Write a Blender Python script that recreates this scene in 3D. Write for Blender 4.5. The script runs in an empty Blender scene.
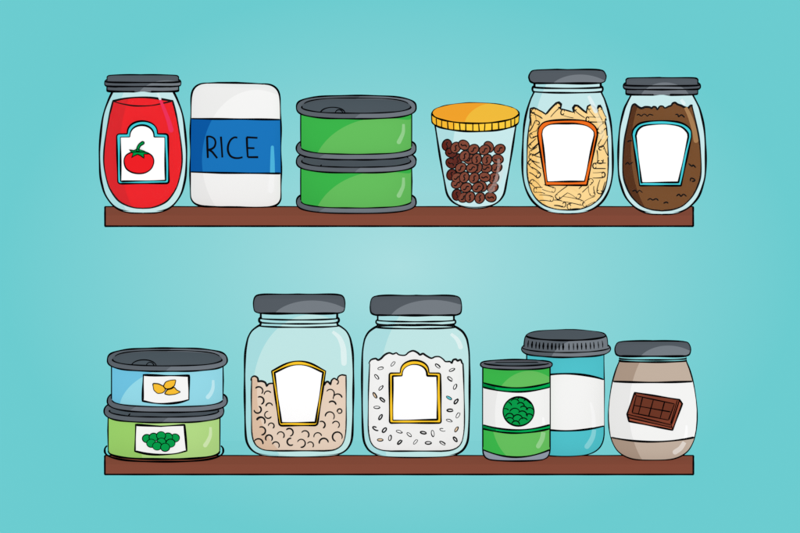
import bpy, bmesh, math, random
from mathutils import Vector
from mathutils.geometry import tessellate_polygon

random.seed(7)
sc = bpy.context.scene
COL = sc.collection

# ------------------------------------------------------------------ scale
S = 0.00125                      # metres per drawing unit (the picture is 800 units = 1 m wide)
TH = math.radians(9.5)           # the camera looks down by this angle
CT, ST, TT = math.cos(TH), math.sin(TH), math.tan(TH)
UC, VC = 400.0, 266.5


def zat(v, Y=0.0):
    """height of a drawing row v on the vertical plane at depth Y"""
    return ((VC - v) - Y * ST) / CT


# ------------------------------------------------------------------ materials
EMI = 0.82                       # share of each colour that glows by itself, keeping fills free of shade


def lin(c):
    c = c / 255.0
    return c / 12.92 if c <= 0.04045 else ((c + 0.055) / 1.055) ** 2.4


def L4(rgb):
    return (lin(rgb[0]), lin(rgb[1]), lin(rgb[2]), 1.0)


def _mat(name):
    m = bpy.data.materials.new(name)
    m.use_nodes = True
    nt = m.node_tree
    nt.nodes.clear()
    return m, nt


def _ellipse(nt, tone):
    """1 inside an ellipse painted on the surface (object x / z, or x / y for flat tops)"""
    axis, cu, cv, a, b, Y = tone
    tc = nt.nodes.new('ShaderNodeNewGeometry')
    sp = nt.nodes.new('ShaderNodeSeparateXYZ')
    nt.links.new(tc.outputs['Position'], sp.inputs[0])

    def term(out, c, r):
        s = nt.nodes.new('ShaderNodeMath'); s.operation = 'MULTIPLY_ADD'
        nt.links.new(out, s.inputs[0]); s.inputs[1].default_value = 1 / (r * S); s.inputs[2].default_value = -c / r
        p = nt.nodes.new('ShaderNodeMath'); p.operation = 'MULTIPLY'
        nt.links.new(s.outputs[0], p.inputs[0]); nt.links.new(s.outputs[0], p.inputs[1])
        return p.outputs[0]
    t1 = term(sp.outputs['X'], cu - UC, a)
    if axis == 'xz':
        t2 = term(sp.outputs['Z'], zat(cv, Y), b / CT)
    else:                         # Y is the height of the flat top
        t2 = term(sp.outputs['Y'], ((VC - cv) - Y * CT) / ST, b / ST)
    ad = nt.nodes.new('ShaderNodeMath'); ad.operation = 'ADD'
    nt.links.new(t1, ad.inputs[0]); nt.links.new(t2, ad.inputs[1])
    lt = nt.nodes.new('ShaderNodeMath'); lt.operation = 'LESS_THAN'
    nt.links.new(ad.outputs[0], lt.inputs[0]); lt.inputs[1].default_value = 1.0
    return lt.outputs[0]


_cache = {}


def paint(rgb, rgb2=None, tone=None, alpha=1.0, emi=None):
    """flat self-lit colour; rgb2 is the lit tone painted inside the ellipse; alpha < 1 is a highlight film, clear or frosted glass"""
    key = (tuple(rgb), tuple(rgb2) if rgb2 else None, tone, alpha, emi)
    if key in _cache:
        return _cache[key]
    m, nt = _mat('paint_%d_%d_%d' % tuple(rgb))
    e = EMI if emi is None else emi
    col = nt.nodes.new('ShaderNodeMix'); col.data_type = 'RGBA'
    col.inputs['A'].default_value = L4(rgb)
    col.inputs['B'].default_value = L4(rgb2 or rgb)
    col.inputs['Factor'].default_value = 0.0
    if tone and rgb2:
        nt.links.new(_ellipse(nt, tone), col.inputs['Factor'])  # light side of the drawn shading, painted in as colour
    d = nt.nodes.new('ShaderNodeBsdfDiffuse')
    em = nt.nodes.new('ShaderNodeEmission')
    nt.links.new(col.outputs['Result'], d.inputs['Color'])
    nt.links.new(col.outputs['Result'], em.inputs['Color'])
    mx = nt.nodes.new('ShaderNodeMixShader'); mx.inputs[0].default_value = e
    nt.links.new(d.outputs[0], mx.inputs[1]); nt.links.new(em.outputs[0], mx.inputs[2])
    out = nt.nodes.new('ShaderNodeOutputMaterial')
    if alpha < 1.0:
        tr = nt.nodes.new('ShaderNodeBsdfTransparent')
        m2 = nt.nodes.new('ShaderNodeMixShader'); m2.inputs[0].default_value = alpha
        nt.links.new(tr.outputs[0], m2.inputs[1]); nt.links.new(mx.outputs[0], m2.inputs[2])
        nt.links.new(m2.outputs[0], out.inputs['Surface'])
    else:
        nt.links.new(mx.outputs[0], out.inputs['Surface'])
    _cache[key] = m
    return m


INK = paint((4, 4, 6), emi=0.0)
CLEAR = paint((235, 248, 249), alpha=0.008)
WHITE = paint((254, 254, 254), emi=0.5)
PAPER = paint((244, 244, 243))
TURQ = paint((72, 206, 218))
ORANGE = paint((243, 112, 33))
YELLOW = paint((252, 201, 45))


# ------------------------------------------------------------------ curves in drawing units
def cr(pts, closed=False, sub=8):
    """Catmull-Rom through the points"""
    n = len(pts)
    if n < 3:
        return list(pts)
    out = []
    rng = n if closed else n - 1
    for i in range(rng):
        p1, p2 = pts[i], pts[(i + 1) % n]
        p0 = pts[i - 1] if (closed or i > 0) else tuple(2 * a - b for a, b in zip(p1, p2))
        p3 = pts[(i + 2) % n] if (closed or i + 2 < n) else tuple(2 * b - a for a, b in zip(p1, p2))
        for s in range(sub):
            t = s / sub
            out.append(tuple(0.5 * (2 * b + (c - a) * t + (2 * a - 5 * b + 4 * c - d) * t * t + (3 * b - a - 3 * c + d) * t ** 3)
                             for a, b, c, d in zip(p0, p1, p2, p3)))
    if not closed:
        out.append(tuple(pts[-1]))
    return out


def dense(pts, step=1.2, closed=False):
    out = []
    n = len(pts)
    for i in range(n if closed else n - 1):
        a, b = pts[i], pts[(i + 1) % n]
        m = max(1, int(math.dist(a, b) / step))
        for k in range(m):
            t = k / m
            out.append(tuple(p + (q - p) * t for p, q in zip(a, b)))
    if not closed:
        out.append(tuple(pts[-1]))
    return out


def rounded(pts, r=2.0, seg=5):
    """polygon with rounded corners"""
    out = []
    n = len(pts)
    for i in range(n):
        a, b, c = Vector(pts[i - 1][:2]), Vector(pts[i][:2]), Vector(pts[(i + 1) % n][:2])
        rr = pts[i][2] if len(pts[i]) > 2 else r
        d1, d2 = (a - b), (c - b)
        rr1 = min(rr, d1.length * 0.48, d2.length * 0.48)
        if rr1 < 0.05:
            out.append((b.x, b.y)); continue
        p, q = b + d1.normalized() * rr1, b + d2.normalized() * rr1
        for k in range(seg + 1):
            t = k / seg
            w = p * (1 - t) ** 2 + b * 2 * t * (1 - t) + q * t * t
            out.append((w.x, w.y))
    return out


def ell(cu, cv, a, b, rot=0.0, n=28):
    c, s = math.cos(math.radians(rot)), math.sin(math.radians(rot))
    o = []
    for k in range(n):
        t = 2 * math.pi * k / n
        x, y = a * math.cos(t), b * math.sin(t)
        o.append((cu + x * c + y * s, cv - x * s + y * c))
    return o


def arc(cu, cv, r, a0, a1, n=12):
    return [(cu + r * math.cos(math.radians(a0 + (a1 - a0) * k / n)), cv - r * math.sin(math.radians(a0 + (a1 - a0) * k / n)))
            for k in range(n + 1)]


def stroke(pts, ws):
    """outline of a brush stroke through pts with widths ws, round ends"""
    c = cr([tuple(p) + (w,) for p, w in zip(pts, ws)], sub=6)
    lft, rgt = [], []
    n = len(c)
    for i in range(n):
        a, b = c[max(0, i - 1)], c[min(n - 1, i + 1)]
        d = Vector((b[0] - a[0], b[1] - a[1])).normalized()
        h = c[i][2] / 2
        lft.append((c[i][0] - d.y * h, c[i][1] + d.x * h)); rgt.append((c[i][0] + d.y * h, c[i][1] - d.x * h))
    e = c[-1]; a = c[-2]
    ang = math.atan2(e[1] - a[1], e[0] - a[0]); h = e[2] / 2
    cap = [(e[0] + h * math.cos(ang + t), e[1] + h * math.sin(ang + t)) for t in [math.pi / 2 - math.pi * k / 6 for k in range(1, 6)]]
    return lft + cap + rgt[::-1]


def zp(origin, scale):
    """reading helper: enlarged-sketch coordinates to drawing units"""
    return lambda *p: [(origin[0] + x / scale, origin[1] + y / scale) for x, y in p]


# ------------------------------------------------------------------ a round body
class Body:
    """turned body: profile rows (v, half width), depth ratio k, cross-section exponent n"""
    def __init__(self, u, Y0, segs, k=1.0, n=2.0, shear=0.0, sub=8):
        self.xc, self.Y0, self.k, self.n, self.shear = u - UC, Y0, k, n, shear
        pts = []
        for sg in segs:
            c = cr(sg, sub=sub) if len(sg) > 2 else list(sg)
            for p in c:
                q = (zat(p[0], Y0), max(0.0, p[1]))
                if not pts or math.dist(q, pts[-1]) > 1e-4:
                    pts.append(q)
        for i in range(1, len(pts)):
            if pts[i][0] > pts[i - 1][0]:
                pts[i] = (pts[i - 1][0], pts[i][1])
        self.p = pts
        self.Rmax = max(p[1] for p in pts)

    def R(self, z):
        p = self.p
        if z >= p[0][0]:
            return p[0][1] if p[0][1] > 0 else p[1][1]
        best = 0.0
        for i in range(len(p) - 1):
            z1, r1 = p[i]; z2, r2 = p[i + 1]
            if z2 <= z <= z1:
                if z1 - z2 < 1e-6:
                    best = max(best, r1, r2)
                else:
                    best = max(best, r1 + (r2 - r1) * (z1 - z) / (z1 - z2))
        return best if best > 0 else p[-1][1] + 1e-3

    def surf(self, u, v, off=0.0, push=0.0):
        """point on the front face seen at drawing position u, v"""
        x = u - UC - self.xc
        Y = self.Y0 - self.k * self.Rmax * max(0.0, 1 - min(1.0, abs(x) / self.Rmax) ** self.n) ** (1 / self.n)
        for _ in range(9):
            z = ((VC - v) - Y * ST) / CT
            zz = z + self.shear * x
            R = max(1e-3, self.R(zz))
            t = min(1.0, abs(x) / R)
            Y2 = self.Y0 - self.k * R * max(0.0, 1 - t ** self.n) ** (1 / self.n)
            Y = 0.25 * Y + 0.75 * Y2
        z = ((VC - v) - Y * ST) / CT
        n = self.n
        nx = (t ** (n - 1)) / R * (1 if x > 0 else -1)
        ny = -((max(0.0, self.Y0 - Y) / (self.k * R)) ** (n - 1)) / (self.k * R)
        nv = Vector((nx, min(ny, -1e-4), 0)).normalized()
        p = Vector((u - UC, Y, z)) + nv * off
        if push:
            p += Vector((0, CT, -ST)) * push
        return p

    def ring(self, z, R, phi):
        c, s = math.cos(phi), math.sin(phi)
        e = 2.0 / self.n
        x = R * math.copysign(abs(c) ** e, c)
        return Vector((self.xc + x, self.Y0 - self.k * R * math.copysign(abs(s) ** e, s), z - self.shear * x))

    def contour(self):
        """outline loop where the surface turns away from the front"""
        pts = self.p
        R_side = []
        n = len(pts)

        def ang(a, b):
            return math.atan2(b[1] - a[1], a[0] - b[0])     # 0 = straight down, + widening
        prev = None
        for i in range(n):
            a0 = ang(pts[i - 1], pts[i]) if i > 0 else math.pi / 2
            a1 = ang(pts[i], pts[i + 1]) if i < n - 1 else -math.pi / 2
            steps = 1 if abs(a1 - a0) < 0.03 else 18
            for s in range(steps):
                a = a0 + (a1 - a0) * (s + 0.5) / steps
                a = max(-1.5707, min(1.5707, a))
                q = -self.k * TT * math.tan(a)          # + = front
                f = abs(q) ** (1 / (self.n - 1)) * (1 if q > 0 else -1)
                if abs(f) < 1.0:
                    f_ = f
                elif prev is not None and abs(prev) < 1.0:
                    f_ = 1.0 if f > 0 else -1.0
                else:
                    prev = f
                    continue
                if not R_side and abs(f) < 1.0 and f < -0.0 and i > 0:
                    R_side.append((pts[i], -1.0))
                R_side.append((pts[i], f_))
                prev = f
        fine = R_side[:1]
        xf = lambda f_: max(0.0, 1 - abs(f_) ** self.n) ** (1 / self.n)
        for (pa, fa), (pb, fb) in zip(R_side, R_side[1:]):
            if abs(fa - fb) > 0.04 and fa * fb >= 0:
                sg = 1 if (fa + fb) > 0 else -1
                for s in range(1, 14):
                    t = s / 14
                    x_ = xf(fa) + (xf(fb) - xf(fa)) * t
                    fine.append(((pa[0] + (pb[0] - pa[0]) * t, pa[1] + (pb[1] - pa[1]) * t), sg * max(0.0, 1 - x_ ** self.n) ** (1 / self.n)))
            fine.append((pb, fb))
        R_side = fine
        right, left = [], []
        for (z, R), f in R_side:
            x = R * max(0.0, 1 - abs(f) ** self.n) ** (1 / self.n)
            y = self.Y0 - self.k * R * f
            right.append(Vector((self.xc + x, y, z - self.shear * x)))
            left.append(Vector((self.xc - x, y, z + self.shear * x)))
        loop = right + left[::-1]
        out = []
        for p in loop:
            if not out or (p - out[-1]).length > 0.25:
                out.append(p)
        if (out[0] - out[-1]).length < 0.3:
            out.pop()
        return out


# ------------------------------------------------------------------ mesh builder
class MB:
    def __init__(self):
        self.v, self.f, self.m, self.sm, self.mats = [], [], [], [], []

    def mi(self, mat):
        if mat not in self.mats:
            self.mats.append(mat)
        return self.mats.index(mat)

    def add(self, vs, fs, mat, smooth=False):
        o = len(self.v)
        self.v += [Vector(p) for p in vs]
        k = self.mi(mat)
        for f in fs:
            self.f.append([o + i for i in f]); self.m.append(k); self.sm.append(smooth)
        return self

    def tube(self, pts, r, mat=INK, closed=False, wob=0.18, taper=True, sides=6):
        pts = [Vector(p) for p in pts]
        q = [pts[0]]
        for p in pts[1:]:
            if (p - q[-1]).length > 0.15:
                q.append(p)
        pts = q
        n = len(pts)
        if n < 2:
            return self
        if mat is INK:
            r = r * 1.24 + 0.02
        ph, fr = random.uniform(0, 6), random.uniform(0.05, 0.09)
        ref = Vector((0.013, -1, 0.17)).normalized()
        vs, fs = [], []
        ln = 0.0
        for i in range(n):
            a = pts[i - 1] if (closed or i > 0) else pts[i]
            b = pts[(i + 1) % n] if (closed or i < n - 1) else pts[i]
            d = (b - a)
            d = d.normalized() if d.length > 1e-6 else Vector((1, 0, 0))
            if i:
                ln += (pts[i] - pts[i - 1]).length
            e1 = d.cross(ref)
            if e1.length < 1e-3:
                e1 = d.cross(Vector((1, 0, 0)))
            e1.normalize(); e2 = d.cross(e1)
            rr = r * (1 + wob * math.sin(ln * fr * 2 * math.pi / 3 + ph))
            if taper and not closed and i in (0, n - 1):
                rr *= 0.45
            for s in range(sides):
                t = 2 * math.pi * s / sides
                vs.append(pts[i] + (e1 * math.cos(t) + e2 * math.sin(t)) * rr)
        for i in range(n if closed else n - 1):
            j = (i + 1) % n
            for s in range(sides):
                s2 = (s + 1) % sides
                fs.append((i * sides + s, i * sides + s2, j * sides + s2, j * sides + s))
        if not closed:
            fs.append(tuple(range(sides))[::-1]); fs.append(tuple((n - 1) * sides + s for s in range(sides)))
        return self.add(vs, fs, mat, True)

    def revolve(self, b, mat, mat_back=None, seg=72, cap=True):
        """the turned surface of a Body; mat_back on the half away from the viewer"""
        pts = b.p
        rows = []
        vs = []
        for (z, R) in pts:
            if R < 1e-3:
                rows.append([len(vs)]); vs.append(b.ring(z, 0, 0))
            else:
                rows.append(list(range(len(vs), len(vs) + seg)))
                vs += [b.ring(z, R, 2 * math.pi * s / seg) for s in range(seg)]
        ff, fb = [], []
        for i in range(len(rows) - 1):
            A, B = rows[i], rows[i + 1]
            for s in range(seg):
                s2 = (s + 1) % seg
                if len(A) == 1 and len(B) == 1:
                    continue
                if len(A) == 1:
                    f = (A[0], B[s2], B[s])
                elif len(B) == 1:
                    f = (A[s], A[s2], B[0])
                else:
                    f = (A[s], A[s2], B[s2], B[s])
                flat = abs(pts[i][0] - pts[i + 1][0]) < 0.35 * abs(pts[i][1] - pts[i + 1][1])
                (fb if (s >= seg // 2 or flat) else ff).append(f)
        o = len(self.v)
        self.v += vs
        for fs, mt in ((ff, mat), (fb, mat_back or mat)):
            k = self.mi(mt)
            for f in fs:
                self.f.append([o + i for i in f]); self.m.append(k); self.sm.append(True)
        return self

    def _grid(self, poly, step):
        bm = bmesh.new()
        cl = []
        for p in poly:
            if not cl or math.dist(p[:2], cl[-1][:2]) > 0.02:
                cl.append(p)
        if math.dist(cl[0][:2], cl[-1][:2]) < 0.02:
            cl.pop()
        vs = [bm.verts.new((p[0], p[1], 0)) for p in cl]
        for tri in tessellate_polygon([[Vector((p[0], p[1], 0)) for p in cl]]):
            try:
                bm.faces.new([vs[i] for i in tri])
            except ValueError:
                pass
        us = [p[0] for p in poly]; ws = [p[1] for p in poly]
        for ax, lo, hi in ((0, min(us), max(us)), (1, min(ws), max(ws))):
            cuts = [lo + step * i for i in range(1, int((hi - lo) / step) + 1)]
            if ax == 0 and hi - lo > 40:
                cuts += [lo + e_ for e_ in (0.15, 0.4, 0.8, 1.4, 2.2)] + [hi - e_ for e_ in (0.15, 0.4, 0.8, 1.4, 2.2)]
            for c in cuts:
                co = [0, 0, 0]; no = [0, 0, 0]
                co[ax] = c; no[ax] = 1
                bmesh.ops.bisect_plane(bm, geom=bm.verts[:] + bm.edges[:] + bm.faces[:], plane_co=co, plane_no=no, dist=1e-5)
        bmesh.ops.remove_doubles(bm, verts=bm.verts[:], dist=1e-4)
        bm.verts.index_update()
        v2 = [(w.co.x, w.co.y) for w in bm.verts]
        fs = [[w.index for w in f.verts] for f in bm.faces]
        be = [[w.index for w in e.verts] for e in bm.edges if len(e.link_faces) == 1]
        bm.free()
        return v2, fs, be

    def decal(self, b, poly, mat, off=0.5, step=3.0):
        """a flat shape laid on the front face of a body"""
        v2, fs, be = self._grid(poly, step)
        return self.add([b.surf(u, v, off) for u, v in v2], fs, mat, False)

    def fill(self, b, poly, mat, depth, step=3.0, off=0.0):
        """a solid with the outline poly, its front following the body, depth deep"""
        v2, fs, be = self._grid(poly, step)
        fr = [b.surf(u, v, off) for u, v in v2]
        d = Vector((0, CT, -ST)) * depth
        n = len(fr)
        f2 = [[n + i for i in reversed(f)] for f in fs]
        f3 = [[a, c, n + c, n + a] for a, c in be]
        return self.add(fr + [p + d for p in fr], fs + f2 + f3, mat, False)

    def ink(self, b, pts, r=0.7, off=0.6, closed=False, wob=0.2, mat=INK):
        c = dense(pts, 1.2, closed)
        return self.tube([b.surf(u, v, off) for u, v in c], r, mat, closed, wob)

    def front_arc(self, b, v=None, z=None, R=None, r=0.7, off=0.2, full=False, a0=0.0, a1=math.pi):
        z = zat(v, b.Y0) if z is None else z
        R = b.R(z) if R is None else R
        if full:
            return self.tube([b.ring(z, R + off, 2 * math.pi * s / 96) for s in range(96)], r, closed=True)
        return self.tube([b.ring(z, R + off, a0 + (a1 - a0) * s / 56) for s in range(57)], r)

    def outline(self, b, r=0.75, wob=0.2):
        return self.tube(b.contour(), r, closed=True, wob=wob)

    def build(self, name, parent=None):
        me = bpy.data.meshes.new(name)
        o = bpy.data.objects.new(name, me)
        COL.objects.link(o)
        off = Vector((0, 0, 0))
        if parent is not None:
            o.parent = parent
            r = parent
            while r is not None:
                off += Vector(r.location); r = r.parent
        elif self.v:
            lo = [min(p[i] for p in self.v) for i in range(3)]
            hi = [max(p[i] for p in self.v) for i in range(3)]
            off = Vector(((lo[0] + hi[0]) / 2, (lo[1] + hi[1]) / 2, lo[2])) * S
            o.location = off
        me.from_pydata([p * S - off for p in self.v], [], self.f)
        for m in self.mats:
            me.materials.append(m)
        me.polygons.foreach_set('material_index', self.m)
        me.polygons.foreach_set('use_smooth', self.sm)
        me.update()
        return o


def tag(o, label, cat=None, group=None, kind=None):
    o['label'] = label
    if cat: o['category'] = cat
    if group: o['group'] = group
    if kind: o['kind'] = kind
    return o


def thing(name, label, cat, body, group=None):
    o = bpy.data.objects.new(name, None)
    COL.objects.link(o)
    o.empty_display_size = 0.02
    o.location = Vector((body.xc, body.Y0, body.p[-1][0])) * S
    return tag(o, label, cat, group)


# ------------------------------------------------------------------ setting
def backdrop():
    m, nt = _mat('turquoise_backdrop')
    tc = nt.nodes.new('ShaderNodeTexCoord')
    mp = nt.nodes.new('ShaderNodeMapping')
    nt.links.new(tc.outputs['Object'], mp.inputs[0])
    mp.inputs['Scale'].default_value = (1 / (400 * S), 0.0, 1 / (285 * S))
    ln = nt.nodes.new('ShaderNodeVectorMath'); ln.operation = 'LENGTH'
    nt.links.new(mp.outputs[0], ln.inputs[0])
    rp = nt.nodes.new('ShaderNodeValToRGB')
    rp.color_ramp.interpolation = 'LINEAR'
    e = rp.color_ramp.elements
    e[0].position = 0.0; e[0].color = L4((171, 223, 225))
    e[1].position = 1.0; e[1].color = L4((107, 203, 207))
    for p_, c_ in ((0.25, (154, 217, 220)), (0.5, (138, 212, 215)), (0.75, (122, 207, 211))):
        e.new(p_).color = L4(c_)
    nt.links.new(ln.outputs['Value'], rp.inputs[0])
    d = nt.nodes.new('ShaderNodeBsdfDiffuse'); em = nt.nodes.new('ShaderNodeEmission')
    nt.links.new(rp.outputs[0], d.inputs[0]); nt.links.new(rp.outputs[0], em.inputs[0])
    mx = nt.nodes.new('ShaderNodeMixShader'); mx.inputs[0].default_value = EMI
    nt.links.new(d.outputs[0], mx.inputs[1]); nt.links.new(em.outputs[0], mx.inputs[2])
    out = nt.nodes.new('ShaderNodeOutputMaterial')
    nt.links.new(mx.outputs[0], out.inputs[0])
    return m


WALL_Y = 420.0
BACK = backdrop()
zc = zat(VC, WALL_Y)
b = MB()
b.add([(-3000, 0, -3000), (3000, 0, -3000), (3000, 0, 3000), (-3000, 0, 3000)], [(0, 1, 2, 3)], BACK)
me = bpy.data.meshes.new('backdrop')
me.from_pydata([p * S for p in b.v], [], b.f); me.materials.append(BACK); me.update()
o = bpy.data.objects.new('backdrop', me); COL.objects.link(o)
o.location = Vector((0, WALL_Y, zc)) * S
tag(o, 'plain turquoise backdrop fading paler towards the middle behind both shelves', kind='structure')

BROWN = paint((130, 73, 56))
SIN = ST


def shelf(v_back, v_bot, v0, T, u0, u1, label):
    """brown board: v0 is the row of its top at depth 0; T rows of its top show; a turquoise ledge carries the back"""
    Zt = zat(v0) - 1.0            # the inked foot lines of the things rest on the board
    v0 += 1.0 * CT
    yb = -(v_back - v0) / ST
    yf = -(v_back + T - v0) / ST
    zb = zat(v_bot, yf)
    x0, x1 = u0 - UC, u1 - UC
    m = MB()
    vs = [(x0, yf, zb), (x1, yf, zb), (x1, yb, zb), (x0, yb, zb), (x0, yf, Zt), (x1, yf, Zt), (x1, yb, Zt), (x0, yb, Zt)]
    m.add(vs, [(0, 1, 5, 4), (1, 2, 6, 5), (2, 3, 7, 6), (3, 0, 4, 7), (4, 5, 6, 7), (3, 2, 1, 0)], BROWN)
    lp = [(x0, yf, zb), (x1, yf, zb), (x1, yf, Zt), (x1, yb, Zt), (x0, yb, Zt), (x0, yf, Zt)]
    m.tube([Vector(a).lerp(Vector(c), t / 40) for a, c in zip(lp, lp[1:] + lp[:1]) for t in range(40)], 0.72, closed=True, wob=0.08)
    o = m.build('shelf')
    tag(o, label, 'shelf', 'brown wall shelves')
    g = MB()
    yk = 75.0
    zt, zl = Zt - 0.4, Zt - 7
    yb2 = yb + 0.6
    vs = [(x0 + 2, yb2, zl), (x1 - 2, yb2, zl), (x1 - 2, yk, zl), (x0 + 2, yk, zl), (x0 + 2, yb2, zt), (x1 - 2, yb2, zt), (x1 - 2, yk, zt), (x0 + 2, yk, zt)]
    me = bpy.data.meshes.new('ledge')
    loc = Vector((0, 25, zat(VC, 25)))        # same paint, fading from the same middle height
    me.from_pydata([(Vector(p) - loc) * S for p in vs], [], [(0, 1, 5, 4), (1, 2, 6, 5), (2, 3, 7, 6), (3, 0, 4, 7), (4, 5, 6, 7), (3, 2, 1, 0)])
    me.materials.append(LEDGE)
    o = bpy.data.objects.new('ledge', me); COL.objects.link(o); o.location = loc * S
    tag(o, 'turquoise ledge behind the %s' % label.split(' wooden')[0], kind='structure')
    return Zt


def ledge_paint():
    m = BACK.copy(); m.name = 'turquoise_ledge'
    [n for n in m.node_tree.nodes if n.type == 'MIX_SHADER'][0].inputs[0].default_value = 0.95  # extra self-glow cancels the shade on the ledge
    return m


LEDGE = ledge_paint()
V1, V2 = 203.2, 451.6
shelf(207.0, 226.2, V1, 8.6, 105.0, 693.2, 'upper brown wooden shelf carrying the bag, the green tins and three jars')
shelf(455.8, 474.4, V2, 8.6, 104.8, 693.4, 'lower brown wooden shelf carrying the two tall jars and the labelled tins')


def depth_for(v_base, v0):
    return -(v_base - v0) / ST


# ------------------------------------------------------------------ common pieces
G_D, G_L = (84, 91, 98), (117, 124, 131)      # greys of the lids, painted as shaded and lit sides


def ringed_lid(root, u, Y0, k, v0, v1, v2, v3, h, hr, tone):
    mt = paint(G_D, G_L, tone)
    dv = k * h * ST * 0.9
    v0, v3 = v0 + dv, v3 - dv
    v1, v2 = v1 - dv * 0.6, v2 - dv * 0.9
    b = Body(u, Y0, [[(v0, 0), (v0, h - 0.6)], [(v0, h - 0.6), (v0 + 0.6, h)], [(v0 + 0.6, h), (v3, h)], [(v3, h), (v3, 0)]], k, 4.0)
    lid = MB().revolve(b, mt).outline(b, 0.85).build('lid', root)
    c = Body(u, Y0, [[(v1, h - 2), (v1 + 0.2, hr - 0.8)], [(v1 + 0.2, hr - 0.8), (v1 + 1.4, hr), (v2 - 1.2, hr), (v2 - 0.2, hr - 0.8)], [(v2 - 0.2, hr - 0.8), (v2, h - 2)]], k, 4.0)
    MB().revolve(c, mt).outline(c, 0.8).front_arc(c, v1 + 0.3, R=hr - 0.6, r=0.65).front_arc(c, v2 - 0.3, R=hr - 0.6, r=0.65).build('lid_ring', lid)
    return lid


def plain_lid(root, u, Y0, k, v0, v1, h, tone, bulge=1.0):
    mt = paint(G_D, G_L, tone)
    dv = k * h * ST * 0.9
    v0, v1 = v0 + dv, v1 - dv
    vm = (v0 + v1) / 2
    b = Body(u, Y0, [[(v0, 0), (v0, h - 5)], [(v0, h - 5), (v0 + 0.7, h - 2.4), (v0 + 3, h - 0.8), (vm, h), (v1 - 3, h - 0.4), (v1 - 0.9, h - 1.4), (v1, h - 4)], [(v1, h - 4), (v1, 0)]], k, 4.0)
    return MB().revolve(b, mt).outline(b, 1.0, 0.25).build('lid', root)


def jar_glass(root, body, dark, light, tone, lines=(), streak=None, painted_sheen=(225, 243, 243), sheen_a=0.75, top=None):
    frost = paint(dark, light, tone, alpha=0.95, emi=0.96)  # glass glows by itself to stay pale; lighter lobe is painted highlight
    m = MB().revolve(body, CLEAR, frost).outline(body, 0.8)
    for v, r in lines:
        m.front_arc(body, v, r=r)
    if streak:
        m.decal(body, stroke(*streak), paint(painted_sheen, alpha=sheen_a), 0.5, 2.5)  # highlight streak laid on the glass as a pale decal
    return m.build('glass_body', root)


def plaque(root, body, outer, inner, band, name='label'):
    m = MB()
    m.decal(body, outer, band, 0.55)
    m.ink(body, outer, 0.64, 0.7, True, 0.25)
    m.decal(body, inner, WHITE, 1.0)
    m.ink(body, inner, 0.56, 1.1, True, 0.45)
    return m.build(name, root)


def arched(l, t, r, bt, nl, nr, nv, top, rc, rn=0.6):
    """label outline: a rectangle with a round arch rising from notches nl..nr at row nv up to top"""
    cu = (nl + nr) / 2
    a = (nr - nl) / 2
    lb, lt = (l if isinstance(l, tuple) else (l, l))
    rb, rt = (r if isinstance(r, tuple) else (r, r))
    left = [(lb, bt[0], rc), (lt, t, rc), (nl - 0.4, t - 0.2, 0)]
    right = [(nr + 0.4, t - 0.2, 0), (rt, t, rc), (rb, bt[1], rc)]
    mid = [(cu - a * math.cos(math.pi * s / 18), nv - (nv - top) * math.sin(math.pi * s / 18) ** 0.85, 0) for s in range(19)]
    return rounded(left + mid + right, rc)


# ================================================================== UPPER SHELF
# ---- tomato sauce jar
Y = depth_for(212.4, V1)
K = 0.26
jb = Body(143.0, Y, [[(89.0, 0), (89.0, 30.3)], [(89.0, 30.3), (91.8, 30.6), (96, 32.6), (100, 34.4), (110, 38.2), (120, 40.6), (134, 42.3), (150, 43.5), (165, 43.3), (176, 42.6), (185, 40.9), (193, 38.5), (200, 34.5), (206, 29.2), (210, 22.5), (212.0, 14), (212.4, 8)], [(212.4, 8), (212.4, 0)]], K)
root = thing('sauce_jar', 'glass jar with a ripe tomato on its label and a ringed grey lid', 'jar', jb)
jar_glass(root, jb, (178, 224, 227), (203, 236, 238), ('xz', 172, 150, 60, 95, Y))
ringed_lid(root, 142.8, Y, K, 75.4, 81.5, 86.5, 91.6, 35.3, 37.7, ('xz', 166, 102, 30, 21, Y - 12))
cb = Body(142.9, Y, [[(96, 27.5), (101, 29.4), (115, 33), (134, 36.4), (150, 38.3), (165, 38.5), (180, 35.8), (190, 32), (200, 24.7), (205, 16.5), (207.6, 8), (208.2, 0)]], K * 0.92)
side = cr([(101, 29.4), (115, 33), (134, 36.4), (150, 38.3), (165, 38.5), (180, 35.8), (190, 32), (200, 24.7), (205, 16.5), (207.6, 8), (208.2, 0)], sub=5)
poly = [(142.9 + h, v) for v, h in side] + [(142.9 - h, v) for v, h in side[::-1][1:]]
topb = cr([(113.5, 101), (124, 98.6), (137, 97.4), (150, 97.6), (162, 99.2), (172.3, 101)], sub=5)
poly = poly + topb[1:-1]
m = MB().fill(cb, poly, paint((217, 33, 40), (237, 31, 38), ('xz', 166, 150, 46, 86, Y - 12)), 11.0)
m.ink(cb, poly, 0.75, 0.2, True)
m.ink(cb, cr([(113.5, 101.4), (121, 103.6), (132, 105.6), (142, 106), (153, 105.3), (164, 103), (172, 101.2)]), 0.5, 0.2)
o = m.build('tomato_sauce')
tag(o, 'bright red tomato sauce filling the ringed lid jar behind the tomato label', 'sauce')
st = MB().decal(jb, stroke([(160, 99.5), (164, 109), (168.5, 121), (171, 130)], [2.6, 3.4, 4.2, 5.0]), paint((234, 50, 90)), 0.5, 2.5)  # shine stroke painted on the jar front
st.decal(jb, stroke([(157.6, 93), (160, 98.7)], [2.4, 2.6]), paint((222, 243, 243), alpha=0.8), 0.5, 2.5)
st.build('painted_sheen', root)
outer = arched((118.0, 116.8), 134.0, (168.8, 167.9), (183.6, 183.2), 127.4, 157.4, 133.4, 121.0, 3.0)
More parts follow.
